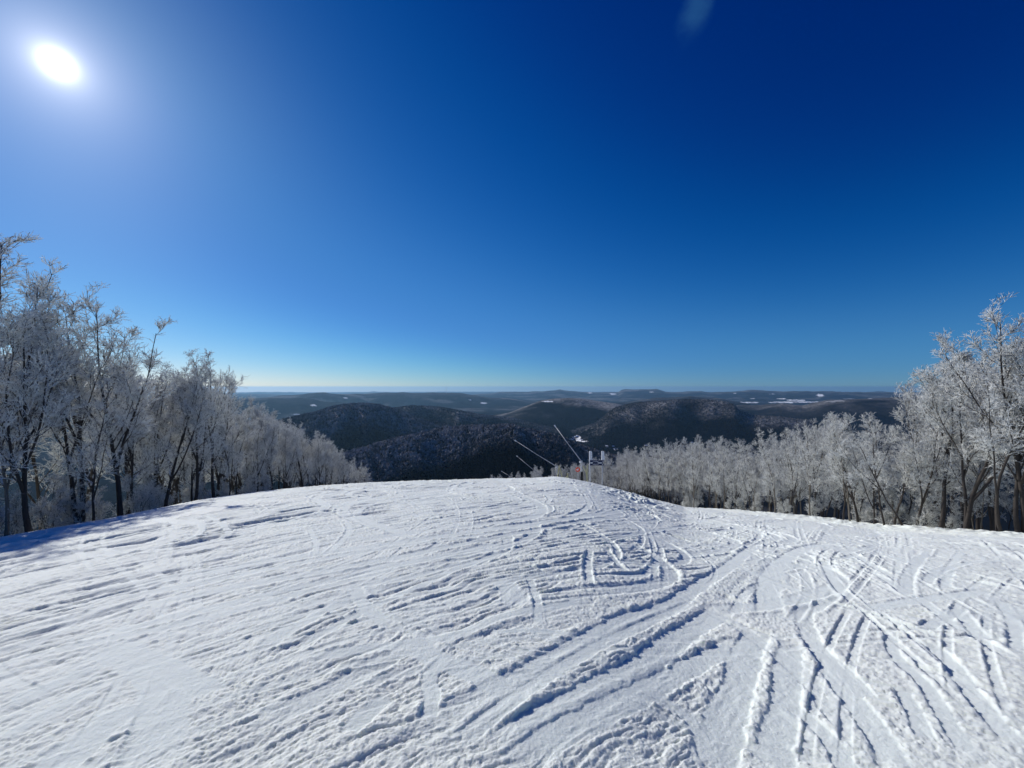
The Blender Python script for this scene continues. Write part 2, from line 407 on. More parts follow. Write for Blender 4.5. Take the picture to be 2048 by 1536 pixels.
def build_piste():
    # rings get finer towards the viewer's feet, where ski marks are centimetres wide
    rs = [0.0, .25, .5, .75, .95]
    while rs[-1] < 62:
        r = rs[-1]; rs.append(r + max(.0026, min(.0009 * r * r, .0042 * r)))
    rs = np.array(rs)
    fine = np.arange(-math.radians(57), math.radians(57), .0015)
    side = np.linspace(math.radians(57), 2 * math.pi - math.radians(57), 120)[:-1]
    phs = np.r_[fine, side]; nf = len(fine)
    Rg, Pg = np.meshgrid(rs, phs, indexing='ij')
    X = Rg * np.sin(Pg); Y = Rg * np.cos(Pg)
    Z = near_ground(X, Y)
    H = np.zeros_like(Z); calm = np.zeros_like(Z)
    # slow undulation
    fade = (1 - sstep(45, 60, Rg))
    H += fbm(X / 2.2, Y / 3.4, 2, 3) * .035 * sstep(1.5, 4, Rg) * fade
    def warp(x, y, a): return x + a * fbm(x * 1.1, y * 1.1, 77, 3), y + a * fbm(x * 1.1 + 40, y * 1.1, 78, 3)
    Xw, Yw = warp(X, Y, .18)
    # scraped, crumbled texture in three directions that follow the traffic
    lay = 0; wsum = 0
    for ang, wgt, sd in ((38, sstep(1.5, -2.0, X), 1), (48, np.exp(-((X - .6) / 2.0) ** 2), 2), (-32, sstep(.8, 3.5, X), 3)):
        a = math.radians(ang); al = Xw * math.sin(a) + Yw * math.cos(a); ac = Xw * math.cos(a) - Yw * math.sin(a)
        n = vnoise(ac / .055, al / .20, sd) * .55 + vnoise(ac / .028, al / .09, sd + 9) * .3 + vnoise(ac / .013, al / .03, sd + 12) * .15
        n = np.abs(n - .5) * -2 + .5
        st = vnoise(ac / .10, al / 1.6, sd + 20) + .5 * vnoise(ac / .045, al / .9, sd + 25)
        st = sstep(.55, 1.05, st) - .5
        fin_ = vnoise(ac / .022, al / .7, sd + 60) - .5
        big = vnoise(ac / .32, al / 2.8, sd + 40)
        lay = lay + wgt * (n * (.011 + .007 * sstep(-2.5, .5, X)) + st * .010 + fin_ * .005 + (sstep(.35, .65, big) - .5) * .012); wsum = wsum + wgt
    lay = lay / np.maximum(wsum, .05)
    for ang, wx, sd in ((41, sstep(2.5, -1.5, X), 500), (52, sstep(1.5, -2.5, X), 503), (-30, sstep(-.5, 3, X), 506), (-58, sstep(0, 4, X) * .8, 509)):
        a = math.radians(ang); al = Xw * math.sin(a) + Yw * math.cos(a); ac = Xw * math.cos(a) - Yw * math.sin(a)
        for s_, l_, am, r0_, r1_ in ((.05, 1.4, .006, 1, 6), (.12, 3.0, .011, 3, 12), (.3, 6.0, .020, 6, 26)):
            nn = vnoise(ac / s_, al / l_, sd + int(l_ * 10)); band = sstep(r0_ * .6, r0_ * 1.6, Rg) * (1 - sstep(r1_, r1_ * 1.8, Rg))
            lay = lay - (1.9 if ang > 0 else 1.1) * wx * am * sstep(.70, .84, nn) * band * (.5 + sstep(.3, .6, vnoise(al / l_ * 3, ac / s_ / 5, sd + 77)))
    patch = sstep(-.22, .22, fbm(X / 1.1, Y / 1.5, 91, 4))
    lay = lay - lay[(Rg > 1.5) & (Rg < 8)].mean()
    H += lay * (.22 + .95 * patch) * fade
    # far-reaching streaks, wide enough to read at the crest
    a = math.radians(40); al = X * math.sin(a) + Y * math.cos(a); ac = X * math.cos(a) - Y * math.sin(a)
    H += (sstep(.35, .75, vnoise(ac / .35, al / 5, 200)) - .5) * .02 * sstep(4, 9, Rg) * fade
    a = math.radians(-75); al = X * math.sin(a) + Y * math.cos(a); ac = X * math.cos(a) - Y * math.sin(a)
    H += (sstep(.5, .8, vnoise(ac / .5, al / 2.6, 203)) - .4) * .022 * sstep(7, 14, Rg) * fade
    # lumps of scraped-up snow
    lump = np.zeros_like(H)
    for sc, sd, hgt in ((.028, 5, .007), (.05, 6, .010), (.11, 8, .010)):
        d, v = worley(Xw / sc, Yw / sc, sd)
        keep = sstep(.66, 1.0, v + .55 * fbm(X / 1.1, Y / 1.1, 93 + sd, 3) + (.55 if sc < .1 else -.12) * np.exp(-((X + 1.0) / .9) ** 2 - ((Y - 2.5) / .8) ** 2))
        lump = np.maximum(lump, np.sqrt(np.clip(1 - (d / .48) ** 2, 0, 1)) * hgt * keep)
    crumbs = fbm(X / .03, Y / .03, 300, 3)
    # ---- tracks
    def cut(path, w, dep, berm, side, crumb=1.0, flat=.72):
        dep *= .24; berm *= .15
        nonlocal H, calm, lump
        p = spline(path, .12)
        Dm = {}
        pr = np.hypot(p[:, 0], p[:, 1]); pp = np.arctan2(p[:, 0], p[:, 1])
        reach = w * 1.9
        i0 = max(np.searchsorted(rs, pr.min() - reach) - 1, 0); i1 = min(np.searchsorted(rs, pr.max() + reach) + 1, len(rs))
        dj = reach / max(pr.min(), .8)
        j0 = max(np.searchsorted(fine, pp.min() - dj) - 1, 0); j1 = min(np.searchsorted(fine, pp.max() + dj) + 1, nf)
        if j1 - j0 < 2 or i1 - i0 < 2: return
        D = np.full((i1 - i0, j1 - j0), 9.); S = np.zeros_like(D); T = np.zeros_like(D)
        for k in range(len(p) - 1):
            a, b = p[k], p[k + 1]
            ra, rb = sorted((pr[k], pr[k + 1])); pa, pb = sorted((pp[k], pp[k + 1])); dj = reach / max(ra, .8)
            a0 = max(np.searchsorted(rs, ra - reach), i0); a1 = min(np.searchsorted(rs, rb + reach), i1)
            b0 = max(np.searchsorted(fine, pa - dj), j0); b1 = min(np.searchsorted(fine, pb + dj), j1)
            if a1 <= a0 or b1 <= b0: continue
            x = X[a0:a1, b0:b1]; y = Y[a0:a1, b0:b1]
            dx, dy = b - a; L2 = dx * dx + dy * dy + 1e-12
            t = ((x - a[0]) * dx + (y - a[1]) * dy) / L2; tc = np.clip(t, 0, 1)
            d = np.hypot(x - a[0] - tc * dx, y - a[1] - tc * dy)
            s = np.sign((x - a[0]) * dy - (y - a[1]) * dx)
            sl = (slice(a0 - i0, a1 - i0), slice(b0 - j0, b1 - j0)); m = d < D[sl]
            D[sl] = np.where(m, d, D[sl]); S[sl] = np.where(m, s, S[sl]); T[sl] = np.where(m, (k + tc) / (len(p) - 1), T[sl])
        sl = (slice(i0, i1), slice(j0, j1))
        x = X[sl]; y = Y[sl]
        end = sstep(0, .14, T) * sstep(1, .86, T)
        e = D * S / (w * .5)
        rag = (.16 * fbm(x / .06, y / .06, 55, 2) + .10 * fbm(x / .2, y / .2, 56, 2)) * crumb
        ins = (1 - sstep(.82, 1.04, np.abs(e) + rag)) * end
        brk = .25 + 1.1 * sstep(.3, .7, vnoise(x / .45, y / .45, int(abs(p[0, 0]) * 100) % 900))
        bm = brk * np.exp(-((e * side - 1.35) / .38) ** 2) * (0.45 + .9 * vnoise(x / .06, y / .06, 66)) + .35 * np.exp(-((e * side + 1.25) / .25) ** 2)
        H[sl] = H[sl] * (1 - flat * ins) - dep * ins * (.75 + .25 * np.clip(e * side, -1, 1)) + berm * bm * end * (1 - ins)
        lump[sl] *= (1 - ins * flat); calm[sl] = np.maximum(calm[sl], ins * flat)
    tr = random.Random(5)
    # the countless lesser marks, laid down first
    for k in range(380):
        u = tr.random()
        x0 = tr.uniform(-16, 17); y0 = 1.6 + 18 * tr.random() ** 1.3
        if abs(x0) > y0 * 1.4 + 1: x0 *= .4
        if u < .62: hd = math.radians(tr.gauss(42 if x0 < 1.5 else 30, 13))
        elif u < .9: hd = math.radians(tr.gauss(-38, 18))
        else: hd = math.radians(tr.uniform(-90, 90))
        L = tr.uniform(1.0, 3.5) * (1 + y0 / 8); cv = tr.gauss(0, .05)
        if x0 < -1 and u < .62: L *= 1.8; hd = math.radians(tr.gauss(44, 7))
        if y0 > 9: cv = tr.gauss(0, .16)
        far = 1 + y0 / 9
        pair = tr.random() < .6
        if pair: L *= 2.6; cv *= .5
        if x0 > .6 and y0 < 4.5 and tr.random() < .5: continue
        pts = [(x0, y0)]; pt2 = []
        for q in range(10):
            x0 += math.sin(hd) * L / 10; y0 += math.cos(hd) * L / 10; hd += cv; pts.append((x0, y0))
        off = tr.uniform(.13, .3)
        w = tr.choice((.05, .06, .08, .1, .16)) * far ** .5
        if pair: w = tr.uniform(.05, .075) * far ** .5
        nearby = .55 + .45 * min(1, y0 / 5); dep_ = nearby * tr.uniform(.015, .045) * far ** .5; bm_ = nearby * tr.uniform(.02, .06) * far ** .5; sd_ = tr.choice((-1, 1))
        cut(pts, w, dep_, bm_, sd_, flat=.45)
        if pair:
            pt2 = [(a + off * math.cos(hd), b - off * math.sin(hd)) for a, b in pts]
            cut(pt2, w, dep_ * .8, bm_, sd_, flat=.45)
    # carved turns: arcs that swing across the fall line and hook back
    for k in range(90):
        y0 = 3.5 + 17 * tr.random(); x0 = tr.uniform(-.75, .8) * y0; hd = math.radians(tr.uniform(45, 80) * (1 if tr.random() < .7 else -1))
        L = tr.uniform(3, 7) * (1 + y0 / 20); sg_ = -1 if hd > 0 else 1; pts = [(x0, y0)]
        for q in range(14):
            x0 += math.sin(hd) * L / 14; y0 += math.cos(hd) * L / 14; hd += sg_ * math.radians(tr.uniform(5, 9)) * (1.6 if 4 < q < 10 else .5); pts.append((x0, y0))
        cut(pts, tr.uniform(.07, .2) * (1 + y0 / 25), tr.uniform(.02, .05) * (1 + y0 / 16), tr.uniform(.025, .07) * (1 + y0 / 16), -sg_, flat=.6)
    for w, dep, berm, side, pts in TR:
        g = [px_ground(a, b) for a, b in pts]
        ym = sum(q[1] for q in g) / len(g)
        q_ = 1 + max(0, ym - 2.5) / 5
        cut(g, w * (1 + ym / 30), dep * q_, berm * q_, side)
    # ski-pole pricks and heel edges
    H += lump * (.55 + .6 * (1 - patch)) * fade + (crumbs * .0055 * (1 - .5 * calm) + fbm(X / .011, Y / .011, 310, 2) * .0024 * (1 - sstep(3, 6, Rg))) * (1 - calm * .8) * (1 - sstep(6, 14, Rg)) 
    # rough broken snow on the flank below the trail sign and along the right-hand berm
    fl = np.exp(-((X - (4.6 + .28 * (Y - 14))) / 1.6) ** 2) * sstep(13, 18, Y)
    H += np.clip(vnoise(X / .22, Y / .3, 401) - .55, 0, 1) * .35 * fl * fade
    br = sstep(18.5, 20.5, X) * sstep(10, 13, Y)
    H += np.clip(vnoise(X / .3, Y / .3, 402) - .45, 0, 1) * .22 * br * fade
    # a little hump where the first snow gun stands
    H += .10 * np.exp(-((X - 2.9) / .9) ** 2 - ((Y - 24.5) / 2.5) ** 2)
    Z = Z + H
    nr, npn = X.shape
    V = np.stack([X, Y, Z], -1).reshape(-1, 3)
    i = np.arange(nr - 1)[:, None]; j = np.arange(npn)[None, :]; jn = (j + 1) % npn
    Q = np.stack([i * npn + j, (i + 1) * npn + j, (i + 1) * npn + jn, i * npn + jn], -1).reshape(-1, 4)
    me = mesh_np('piste', V, Q[:, ::-1], [M_SNOW], attrs={'ice': (calm * .7).ravel()}, smooth=True)
    return me

o = link('snow_ground', build_piste()); tag(o, kind='structure')

def ground_z(x, y): return float(near_ground(np.array([x], float), np.array([y], float))[0])
def gz(x, y):
    r = math.hypot(x, y)
    return ground_z(x, y) if r < 58 else float(far_ground(np.array([x], float), np.array([y], float))[0])

# ------------------------------------------------------------------ hills mesh
def build_hills():
    rr = np.r_[np.geomspace(58, 700, 70)[:-1], np.geomspace(700, 42000, 900)]
    ph = np.linspace(-math.radians(68), math.radians(68), 1250)
    Rg, Pg = np.meshgrid(rr, ph, indexing='ij'); X = Rg * np.sin(Pg); Y = Rg * np.cos(Pg)
    Z, frost = far_ground(X, Y, True)
    Z[Rg < 70] -= .08
    field = .35 * (1 - sstep(250, 500, Rg))
    pxg = 1024 + F * np.tan(Pg); pyg = HY + (ZC - Z) / Y * F
    # clearings, frozen ponds and snowed-in fields
    FD = [(1496,805.2,19,1.1),(1570,804.5,30,1.5),(1612,804,26,1.2),(1590,800.5,18,1.0),(1563,797.5,8,.7),(1640,790.5,6,2.0),(1505,797,5,.8),(1545,788,5,.6),
          (626,811,6,2.2),(596,829,8,1.0),(1153,875,7,3.5),(1143,879,4,1.5),(1159,880.5,7,2.0),(1170,883,6,1.6),(1213,894,3,1.2),(940,800,3,1),(968,806,6,1.5),(690,796,4,.8),
          (1225,788,7,1.6),(1180,786,4,1),(1303,784,5,.7),(1470,786.5,3,.7),(1098,803,10,1.2),(1665,802,24,3.0),(1700,798,12,1.5),(1740,797,4,.6),(1292,893,3,1.4),(1384,887,3,1.2),(1521,884,3,1.3),(1230,898,5,3)]
    jx = fbm(X / 60, Y / 60, 71, 3); 
    for cx, cy, sx, sy in FD:
        x, y, z = ray_hit(cx, cy)
        R = math.hypot(x, y); d = np.abs(Rg - R)
        e = ((pxg - cx) / sx) ** 2 + ((pyg - cy) / sy) ** 2
        e = e + 1.5 * fbm(X / (R * .0045), Y / (R * .009), 72, 3)
        m = (1 - sstep(.75, 1.15, e)) * (np.abs(Rg - R) < R * .35)
        if 1660 < cx < 1710: m = m * .35 * (fbm(X / 90, Y / 90, 73, 3) > -.1)
        field = np.maximum(field, m)
    V = np.stack([X, Y, Z], -1).reshape(-1, 3); nr, npn = X.shape
    i = np.arange(nr - 1)[:, None]; j = np.arange(npn - 1)[None, :]
    Q = np.stack([i * npn + j, (i + 1) * npn + j, (i + 1) * npn + j + 1, i * npn + j + 1], -1).reshape(-1, 4)
    return mesh_np('hills', V, Q[:, ::-1], [M_TERR], attrs={'frost': frost.ravel(), 'field': field.ravel()}, smooth=True)
tag(link('hills', build_hills()), kind='structure')

def build_forest():
    """bare and evergreen crowns on the nearer hills, countless"""
    n = 210000
    r = np.exp(rng.uniform(math.log(760), math.log(4600), n)); ph = rng.uniform(-math.radians(36), math.radians(44), n)
    x = r * np.sin(ph); y = r * np.cos(ph)
    z, fr = far_ground(x, y, True)
    px = 1024 + F * np.tan(ph); py = HY + (ZC - z) / y * F
    keep = py < 985
    for cx, cy, sx, sy in ((1157, 878, 20, 8), (1213, 893, 8, 4)):
        keep &= (((px - cx) / sx) ** 2 + ((py - cy) / sy) ** 2) > 1
    x, y, z, fr = x[keep], y[keep], z[keep], fr[keep]; n = len(x)
    h = rng.uniform(7, 12, n) * (1 + .12 * rng.standard_normal(n)); w = h * rng.uniform(.26, .42, n)
    ever = rng.random(n) < .2 * (fbm(x / 300, y / 300, 81, 3) > 0)
    k = 5; rings = [(.0, .3), (.4, 1.0), (.78, .8), (1.0, .15)]
    V = np.zeros((n, len(rings) * k, 3), np.float32)
    rot = rng.uniform(0, 6.28, n)
    for a, (t, q) in enumerate(rings):
        for b in range(k):
            an = rot + b * 2 * math.pi / k + .5 * a; jit = rng.uniform(.6, 1.4, n)
            qq = np.where(ever, max(.04, 1.05 - t) if t > .1 else .9, q)
            V[:, a * k + b, 0] = x + np.cos(an) * w * qq * jit; V[:, a * k + b, 1] = y + np.sin(an) * w * qq * jit
            V[:, a * k + b, 2] = z - 1 + h * t * rng.uniform(.9, 1.1, n)
    fs = []
    for a in range(len(rings) - 1):
        for b in range(k): fs.append((a * k + b, a * k + (b + 1) % k, (a + 1) * k + (b + 1) % k, (a + 1) * k + b))
    Q = (np.array(fs)[None] + (np.arange(n) * len(rings) * k)[:, None, None]).reshape(-1, 4)
    f = np.clip(fr * rng.uniform(.65, 1.15, n), 0, 1) * (~ever) + .02 * rng.random(n)
    return mesh_np('forest', V.reshape(-1, 3), Q, [M_FOREST], attrs={'frost': np.repeat(f, len(rings) * k), 'field': np.zeros(n * len(rings) * k)}, smooth=False)
tag(link('distant_forest', build_forest()), 'dense bare and evergreen woods covering the dark hills beyond the piste', 'forest', kind='stuff')

# ------------------------------------------------------------------ trees
def unit(v): return v / (np.linalg.norm(v) + 1e-9)
class TreeGen:
    def __init__(s, seed): s.r = random.Random(seed); s.segs = []   # (p0,p1,r0,r1,mat)
    def rv(s, k=1.0): return np.array([s.r.gauss(0, k), s.r.gauss(0, k), s.r.gauss(0, k)])
    def path(s, p, d, L, n, bend, up):
        pts = [p]; d = unit(d)
        for _ in range(n):
            d = unit(d + s.rv(bend) + np.array([0, 0, up])); p = p + d * L / n; pts.append(p)
        return pts
    def seg(s, pts, r0, r1, mat):
        n = len(pts) - 1
        for i in range(n):
            a = r0 + (r1 - r0) * i / n; b = r0 + (r1 - r0) * (i + 1) / n
            s.segs.append((pts[i], pts[i + 1], a, b, mat))
    def at(s, pts, t):
        x = t * (len(pts) - 1); i = min(int(x), len(pts) - 2); f = x - i
        return pts[i] * (1 - f) + pts[i + 1] * f, unit(pts[i + 1] - pts[i])
    def side(s, d, ang, flat=.0):
        u = s.rv(); u[2] *= (1 - flat); u = unit(u - d * np.dot(u, d))
        return unit(d * math.cos(ang) + u * math.sin(ang))

def make_tree_mesh(seed, H, r0, kind):
    g = TreeGen(seed); R = g.r
    P = dict(big=dict(nb=16, st=.28, bl=.27, sub=8, tw=5, sp=4, lead=3), mid=dict(nb=13, st=.28, bl=.27, sub=7, tw=5, sp=4, lead=2),
             slim=dict(nb=15, st=.30, bl=.235, sub=6, tw=5, sp=4, lead=1), lean=dict(nb=9, st=.45, bl=.24, sub=7, tw=6, sp=5, lead=1),
             bush=dict(nb=12, st=.05, bl=.50, sub=7, tw=6, sp=4, lead=2))[kind]
    leanv = np.array([R.uniform(-.06, .06), R.uniform(-.06, .06), 1.0])
    if kind == 'lean': leanv = np.array([-.42, .1, 1.0])
    trunks = []
    tp = g.path(np.array([0, 0, -.9]), leanv, H * .96 + .9, 12, .055 if kind != 'lean' else .07, .05 if kind != 'lean' else .05)
    trunks.append((tp, r0, r0 * .10))
    for k in range(P['lead']):
        t = R.uniform(.22, .55) if kind != 'bush' else 0.06
        p, d = g.at(tp, t)
        q = g.path(p, g.side(d, R.uniform(.25, .5)), H * (1 - t) * R.uniform(.85, 1.02), 9, .06, .10)
        trunks.append((q, r0 * (1 - t) * .75, r0 * .08))
    rr = max(.0100, .0011 * H)
    def twigs(pts, L, n, lvl_sp):
        for k in range(n):
            t = R.uniform(.12, 1); p, d = g.at(pts, t)
            q = g.path(p, g.side(d, R.uniform(.45, .95), .45), L * R.uniform(.6, 1.2), 3, .12, .05)
            g.seg(q, rr * .95, rr * .55, 1)
            for m in range(lvl_sp):
                p2, d2 = g.at(q, R.uniform(.1, 1))
                l = L * R.uniform(.25, .5); e = p2 + g.side(d2, R.uniform(.5, 1.0), .3) * l
                g.segs.append((p2, e, rr * .8, rr * .35, 1))
    for ti, (tp_, ra, rb) in enumerate(trunks):
        nb = P['nb'] if ti == 0 else int(P['nb'] * .55)
        for k in range(nb):
            t = P['st'] + (1 - P['st']) * (k + R.random()) / nb if ti == 0 else R.uniform(.15, 1)
            t = min(t, .99); p, d = g.at(tp_, t)
            L = H * P['bl'] * (1.12 - .75 * t) * R.uniform(.65, 1.2) * (1 if ti == 0 else .75)
            br = max((ra + (rb - ra) * t) * .5, .012)
            q = g.path(p, g.side(d, R.uniform(.45, .9), .3), L, 6, .13, .11)
            g.seg(q, br, .010, 0)
            for m in range(P['sub']):
                p2, d2 = g.at(q, R.uniform(.15, 1)); l2 = L * R.uniform(.25, .5)
                q2 = g.path(p2, g.side(d2, R.uniform(.4, .8), .3), l2, 4, .12, .07)
                g.seg(q2, max(br * .4, rr), rr * .8, 2)
                twigs(q2, min(.5, l2 * .6) + .1, P['tw'], P['sp'])
        # top of leader
        twigs(tp_[-4:], .5, 14, P['sp'])
    # trunk mesh
    tm = MB()
    for tp_, ra, rb in trunks:
        n = len(tp_); rad = [max(ra + (rb - ra) * (i / (n - 1)) ** .8, .012) for i in range(n)]
        if tp_ is trunks[0][0]: rad[0] *= 1.5; rad[1] *= 1.12
        tm.tube(tp_, rad, 8 if kind in ('big', 'mid') else 7)
    # crown mesh
    S = g.segs; n = len(S)
    p0 = np.array([a[0] for a in S]); p1 = np.array([a[1] for a in S]); ra = np.array([a[2] for a in S]); rb = np.array([a[3] for a in S]); mt = np.array([a[4] for a in S])
    d = p1 - p0; d /= np.linalg.norm(d, axis=1)[:, None] + 1e-9
    ref = np.where(np.abs(d[:, 2:3]) < .8, np.array([[0, 0, 1.]]), np.array([[1., 0, 0]]))
    u = np.cross(d, ref); u /= np.linalg.norm(u, axis=1)[:, None]; w = np.cross(d, u)
    k = 3; V = np.zeros((n, 2 * k, 3)); ph0 = np.random.default_rng(seed).uniform(0, 6.28, n)
    for b in range(k):
        a = (ph0 + b * 2 * math.pi / k)[:, None]; c = np.cos(a) * u + np.sin(a) * w
        V[:, b] = p0 + c * ra[:, None]; V[:, k + b] = p1 + c * rb[:, None]
    fs = np.array([(b, (b + 1) % k, k + (b + 1) % k, k + b) for b in range(k)])
    Q = (fs[None] + (np.arange(n) * 2 * k)[:, None, None]).reshape(-1, 4)
    mi = np.repeat(np.where(mt == 0, 0, 1), k)
    # about a quarter of the finer wood keeps bare dark bark
    bare = np.random.default_rng(seed + 5).random(n) < np.where(mt == 2, .45, .14)
    mi = np.where(np.repeat(bare, k), 0, mi)
    cm = mesh_np('crown', V.reshape(-1, 3), Q, [M_LIMB, M_RIME], midx=mi, smooth=False)
    return tm, cm

PROTO = {}
def proto(key, seed, H, r0, kind, bark):
    tm, cm = make_tree_mesh(seed, H, r0, kind)
    me = bpy.data.meshes.new('trunk'); me.from_pydata([tuple(map(float, v)) for v in tm.v], [], tm.f); me.materials.append(bark)
    for p in me.polygons: p.use_smooth = True
    PROTO[key] = (me, cm, H)
for k in range(4): proto('big%d' % k, 100 + k, 10.5, .125, 'big', M_BARK)
for k in range(3): proto('mid%d' % k, 200 + k, 8.0, .10, 'mid', M_BARK)
for k in range(5): proto('slim%d' % k, 300 + k, 8.0, .075, 'slim', M_BARK if k % 2 else M_BARKL)
for k in range(2): proto('lean%d' % k, 400 + k, 8.5, .085, 'lean', M_BARK)
for k in range(3): proto('bush%d' % k, 500 + k, 3.2, .035, 'bush', M_BARK)

def plant(key, x, y, H, rot, label, cat, group=None, name='frosted_tree', tilt=(0, 0), z=None):
    tm, cm, H0 = PROTO[key]; s = H / H0
    e = bpy.data.objects.new(name, None); C.objects.link(e); e.empty_display_size = .3
    e.location = (x, y, gz(x, y) if z is None else z); e.rotation_euler = (tilt[0], tilt[1], rot); e.scale = (s, s, s)
    tag(e, label, cat, group)
    a = link('trunk', tm, e); b = link('crown', cm, e)
    return e

def at_px(px, y): return (px - 1024) / F * y

# the trees one can tell apart: (prototype, photo x, distance, top y in the photo, turn, label)
SOLO = [
 ('big0', 62, 14.6, 615, .4, 'dark twin-trunked frosted tree at the snow edge, tallest near the left border'),
 ('big1', -80, 13.6, 400, 1.9, 'very tall frosted tree mostly outside the frame, its branches reaching in from the left border'),
 ('big2', 245, 18.8, 605, 2.6, 'tall frosted tree with a crooked dark leader standing highest above the left woods'),
 ('big3', 160, 18.0, 612, .9, 'tall pale frosted tree just left of the crooked-topped one'),
 ('slim1', 190, 16.6, 760, 1.2, 'thin dark sapling in front of the left woods with a bare forked stem'),
 ('big0', 388, 24.5, 715, 3.4, 'frosted tree with a stout dark forked base on the left woods edge'),
 ('mid0', 432, 26.0, 715, .2, 'frosted tree whose branches sweep right toward open sky at the end of the left skyline'),
 ('mid1', 330, 22.0, 735, 4.0, 'rounded frosted tree between the two tallest groups of the left woods'),
 ('slim0', 10, 14.3, 660, 2.0, 'pale frosted tree cut by the left border beside the twin trunks'),
 ('big1', 1925, 19.6, 652, 5.2, 'frosted tree with a straight dark trunk rising above the right woods'),
 ('big2', 2055, 17.6, 617, 1.1, 'tallest frosted tree of the right woods, cut by the right border'),
 ('lean1', 2010, 18.0, 690, .3, 'dark trunk leaning left across the crowns near the right border'),
 ('mid2', 1880, 20.5, 690, 2.2, 'frosted tree with wide left-reaching branches at the end of the right skyline'),
 ('lean0', 1815, 21.2, 815, .15, 'slender dark tree bowed far to the left at the right piste edge'),
 ('slim3', 1775, 22.0, 830, .9, 'frosted tree with a kinked dark stem at the right piste edge'),
 ('slim2', 1700, 25.0, 838, 3.0, 'frosted spire-topped tree standing above its neighbours right of centre in the right woods'),
 ('slim4', 1548, 32.0, 862, 1.0, 'plume-topped frosted tree overlooking the dip in the right woods'),
 ('slim0', 1620, 29.0, 850, 4.4, 'pair-topped frosted tree between the plume-topped and spire-topped ones'),
]
for key, px, yy, pt, rot, lab in SOLO:
    x = at_px(px, yy); z0 = gz(x, yy); zt = ZC - (pt - HY) / F * yy
    plant(key, x, yy, max(zt - z0, 2), rot, lab, 'tree')

tr = random.Random(21)
def topL(px): return np.interp(px, [-100, 60, 100, 150, 330, 370, 440, 480, 520, 600, 650, 700, 745], [600, 650, 670, 645, 725, 745, 745, 800, 808, 842, 868, 902, 942])
def topR(px): return np.interp(px, [1215, 1250, 1330, 1400, 1450, 1500, 1560, 1600, 1680, 1750, 1800, 1850, 1900, 2048, 2150], [925, 896, 888, 876, 880, 890, 870, 852, 832, 836, 840, 800, 700, 650, 600])
cnt = 0
# left woods
for k in range(1200):
    if cnt >= 112: break
    y = 11 + 62 * tr.random() ** 1.2; dep = tr.random() ** 1.6 * 16
    edge = np.interp(y, [10, 14, 19, 25, 32, 47, 62, 80], [-18.6, -18.4, -18.9, -20.0, -21.5, -22.5, -22.8, -23.0])
    x = edge - .2 - dep
    px = 1024 + F * x / y
    if px < -420 or px > 742: continue
    z0 = gz(x, y); zt = ZC - (topL(max(px, -100)) + 4 - HY) / F * y
    H = (zt - z0) * tr.uniform(.72, 1.0)
    if px < 0 and H > 11.5: H = tr.uniform(7, 11)
    if H < 3 or H > 14: continue
    if any(abs(x - q[0]) + abs(y - q[1]) < 1.3 for q in ([] if cnt == 0 else LEFT)): continue
    if cnt == 0: LEFT = []
    LEFT.append((x, y)); cnt += 1
    zone = 'near the left border' if px < 150 else 'in the middle of the left woods' if px < 450 else 'where the left woods run down toward the valley'
    key = tr.choice(['big0', 'big1', 'big2', 'big3', 'mid0', 'mid1', 'mid2']) if px < 450 else tr.choice(['mid0', 'mid1', 'mid2', 'big3', 'slim1'])
    plant(key, x, y, H, tr.uniform(0, 6.28), 'grey frosted tree packed among many others ' + zone, 'tree', 'frosted trees ' + zone, tilt=(tr.uniform(-.05, .05), tr.uniform(-.02, .08)))
RIGHT = []; cnt = 0
for k in range(3000):
    if cnt >= 150: break
    y = 15 + 80 * tr.random() ** 1.15; dep = tr.random() ** 1.5 * 15
    edge = np.interp(y, [10, 16, 20, 30, 45, 60, 80, 110], [21.3, 21.5, 21.6, 21.8, 21.9, 21.5, 20.5, 19])
    x = edge + .1 + dep; px = 1024 + F * x / y
    if px < 1212 or px > 2320: continue
    z0 = gz(x, y); zt = ZC - (topR(min(px, 2150)) - HY) / F * y
    H = (zt - z0) * tr.uniform(.80, 1.03)
    if px > 2048 and H > 11: H = tr.uniform(7, 11)
    if H < 2.5 or H > 15: continue
    if any(math.hypot(x - q[0], y - q[1]) < 1.1 for q in RIGHT): continue
    RIGHT.append((x, y)); cnt += 1
    zone = 'beside and below the blue trail sign' if px < 1370 else 'in the even middle stretch of the right woods' if px < 1640 else 'under the tall trees near the right border'
    key = tr.choice(['slim0', 'slim1', 'slim2', 'slim3', 'slim4', 'mid1']) if px < 1850 else tr.choice(['big0', 'big1', 'big3', 'mid0', 'mid1', 'mid2', 'slim1'])
    plant(key, x, y, H, tr.uniform(0, 6.28), 'white frosted tree with a thin stem ' + zone, 'tree', 'frosted trees ' + zone, tilt=(tr.uniform(-.04, .04), tr.uniform(-.05, .05)))
for k in range(46):
    y = 17 + 45 * tr.random(); x = np.interp(y, [10, 16, 20, 30, 45, 60, 80], [21.6, 21.8, 22, 22.2, 22.3, 21.9, 20.9]) + tr.uniform(0, 5)
    plant(tr.choice(['slim0', 'slim1', 'slim2', 'mid0', 'mid1']), x, y, tr.uniform(2.6, 4.6), tr.uniform(0, 6.28), 'short frosted sapling growing between the thin stems of the right woods', 'tree', 'saplings in the right woods', 'frosted_sapling', tilt=(tr.uniform(-.1, .1), tr.uniform(-.1, .1)))
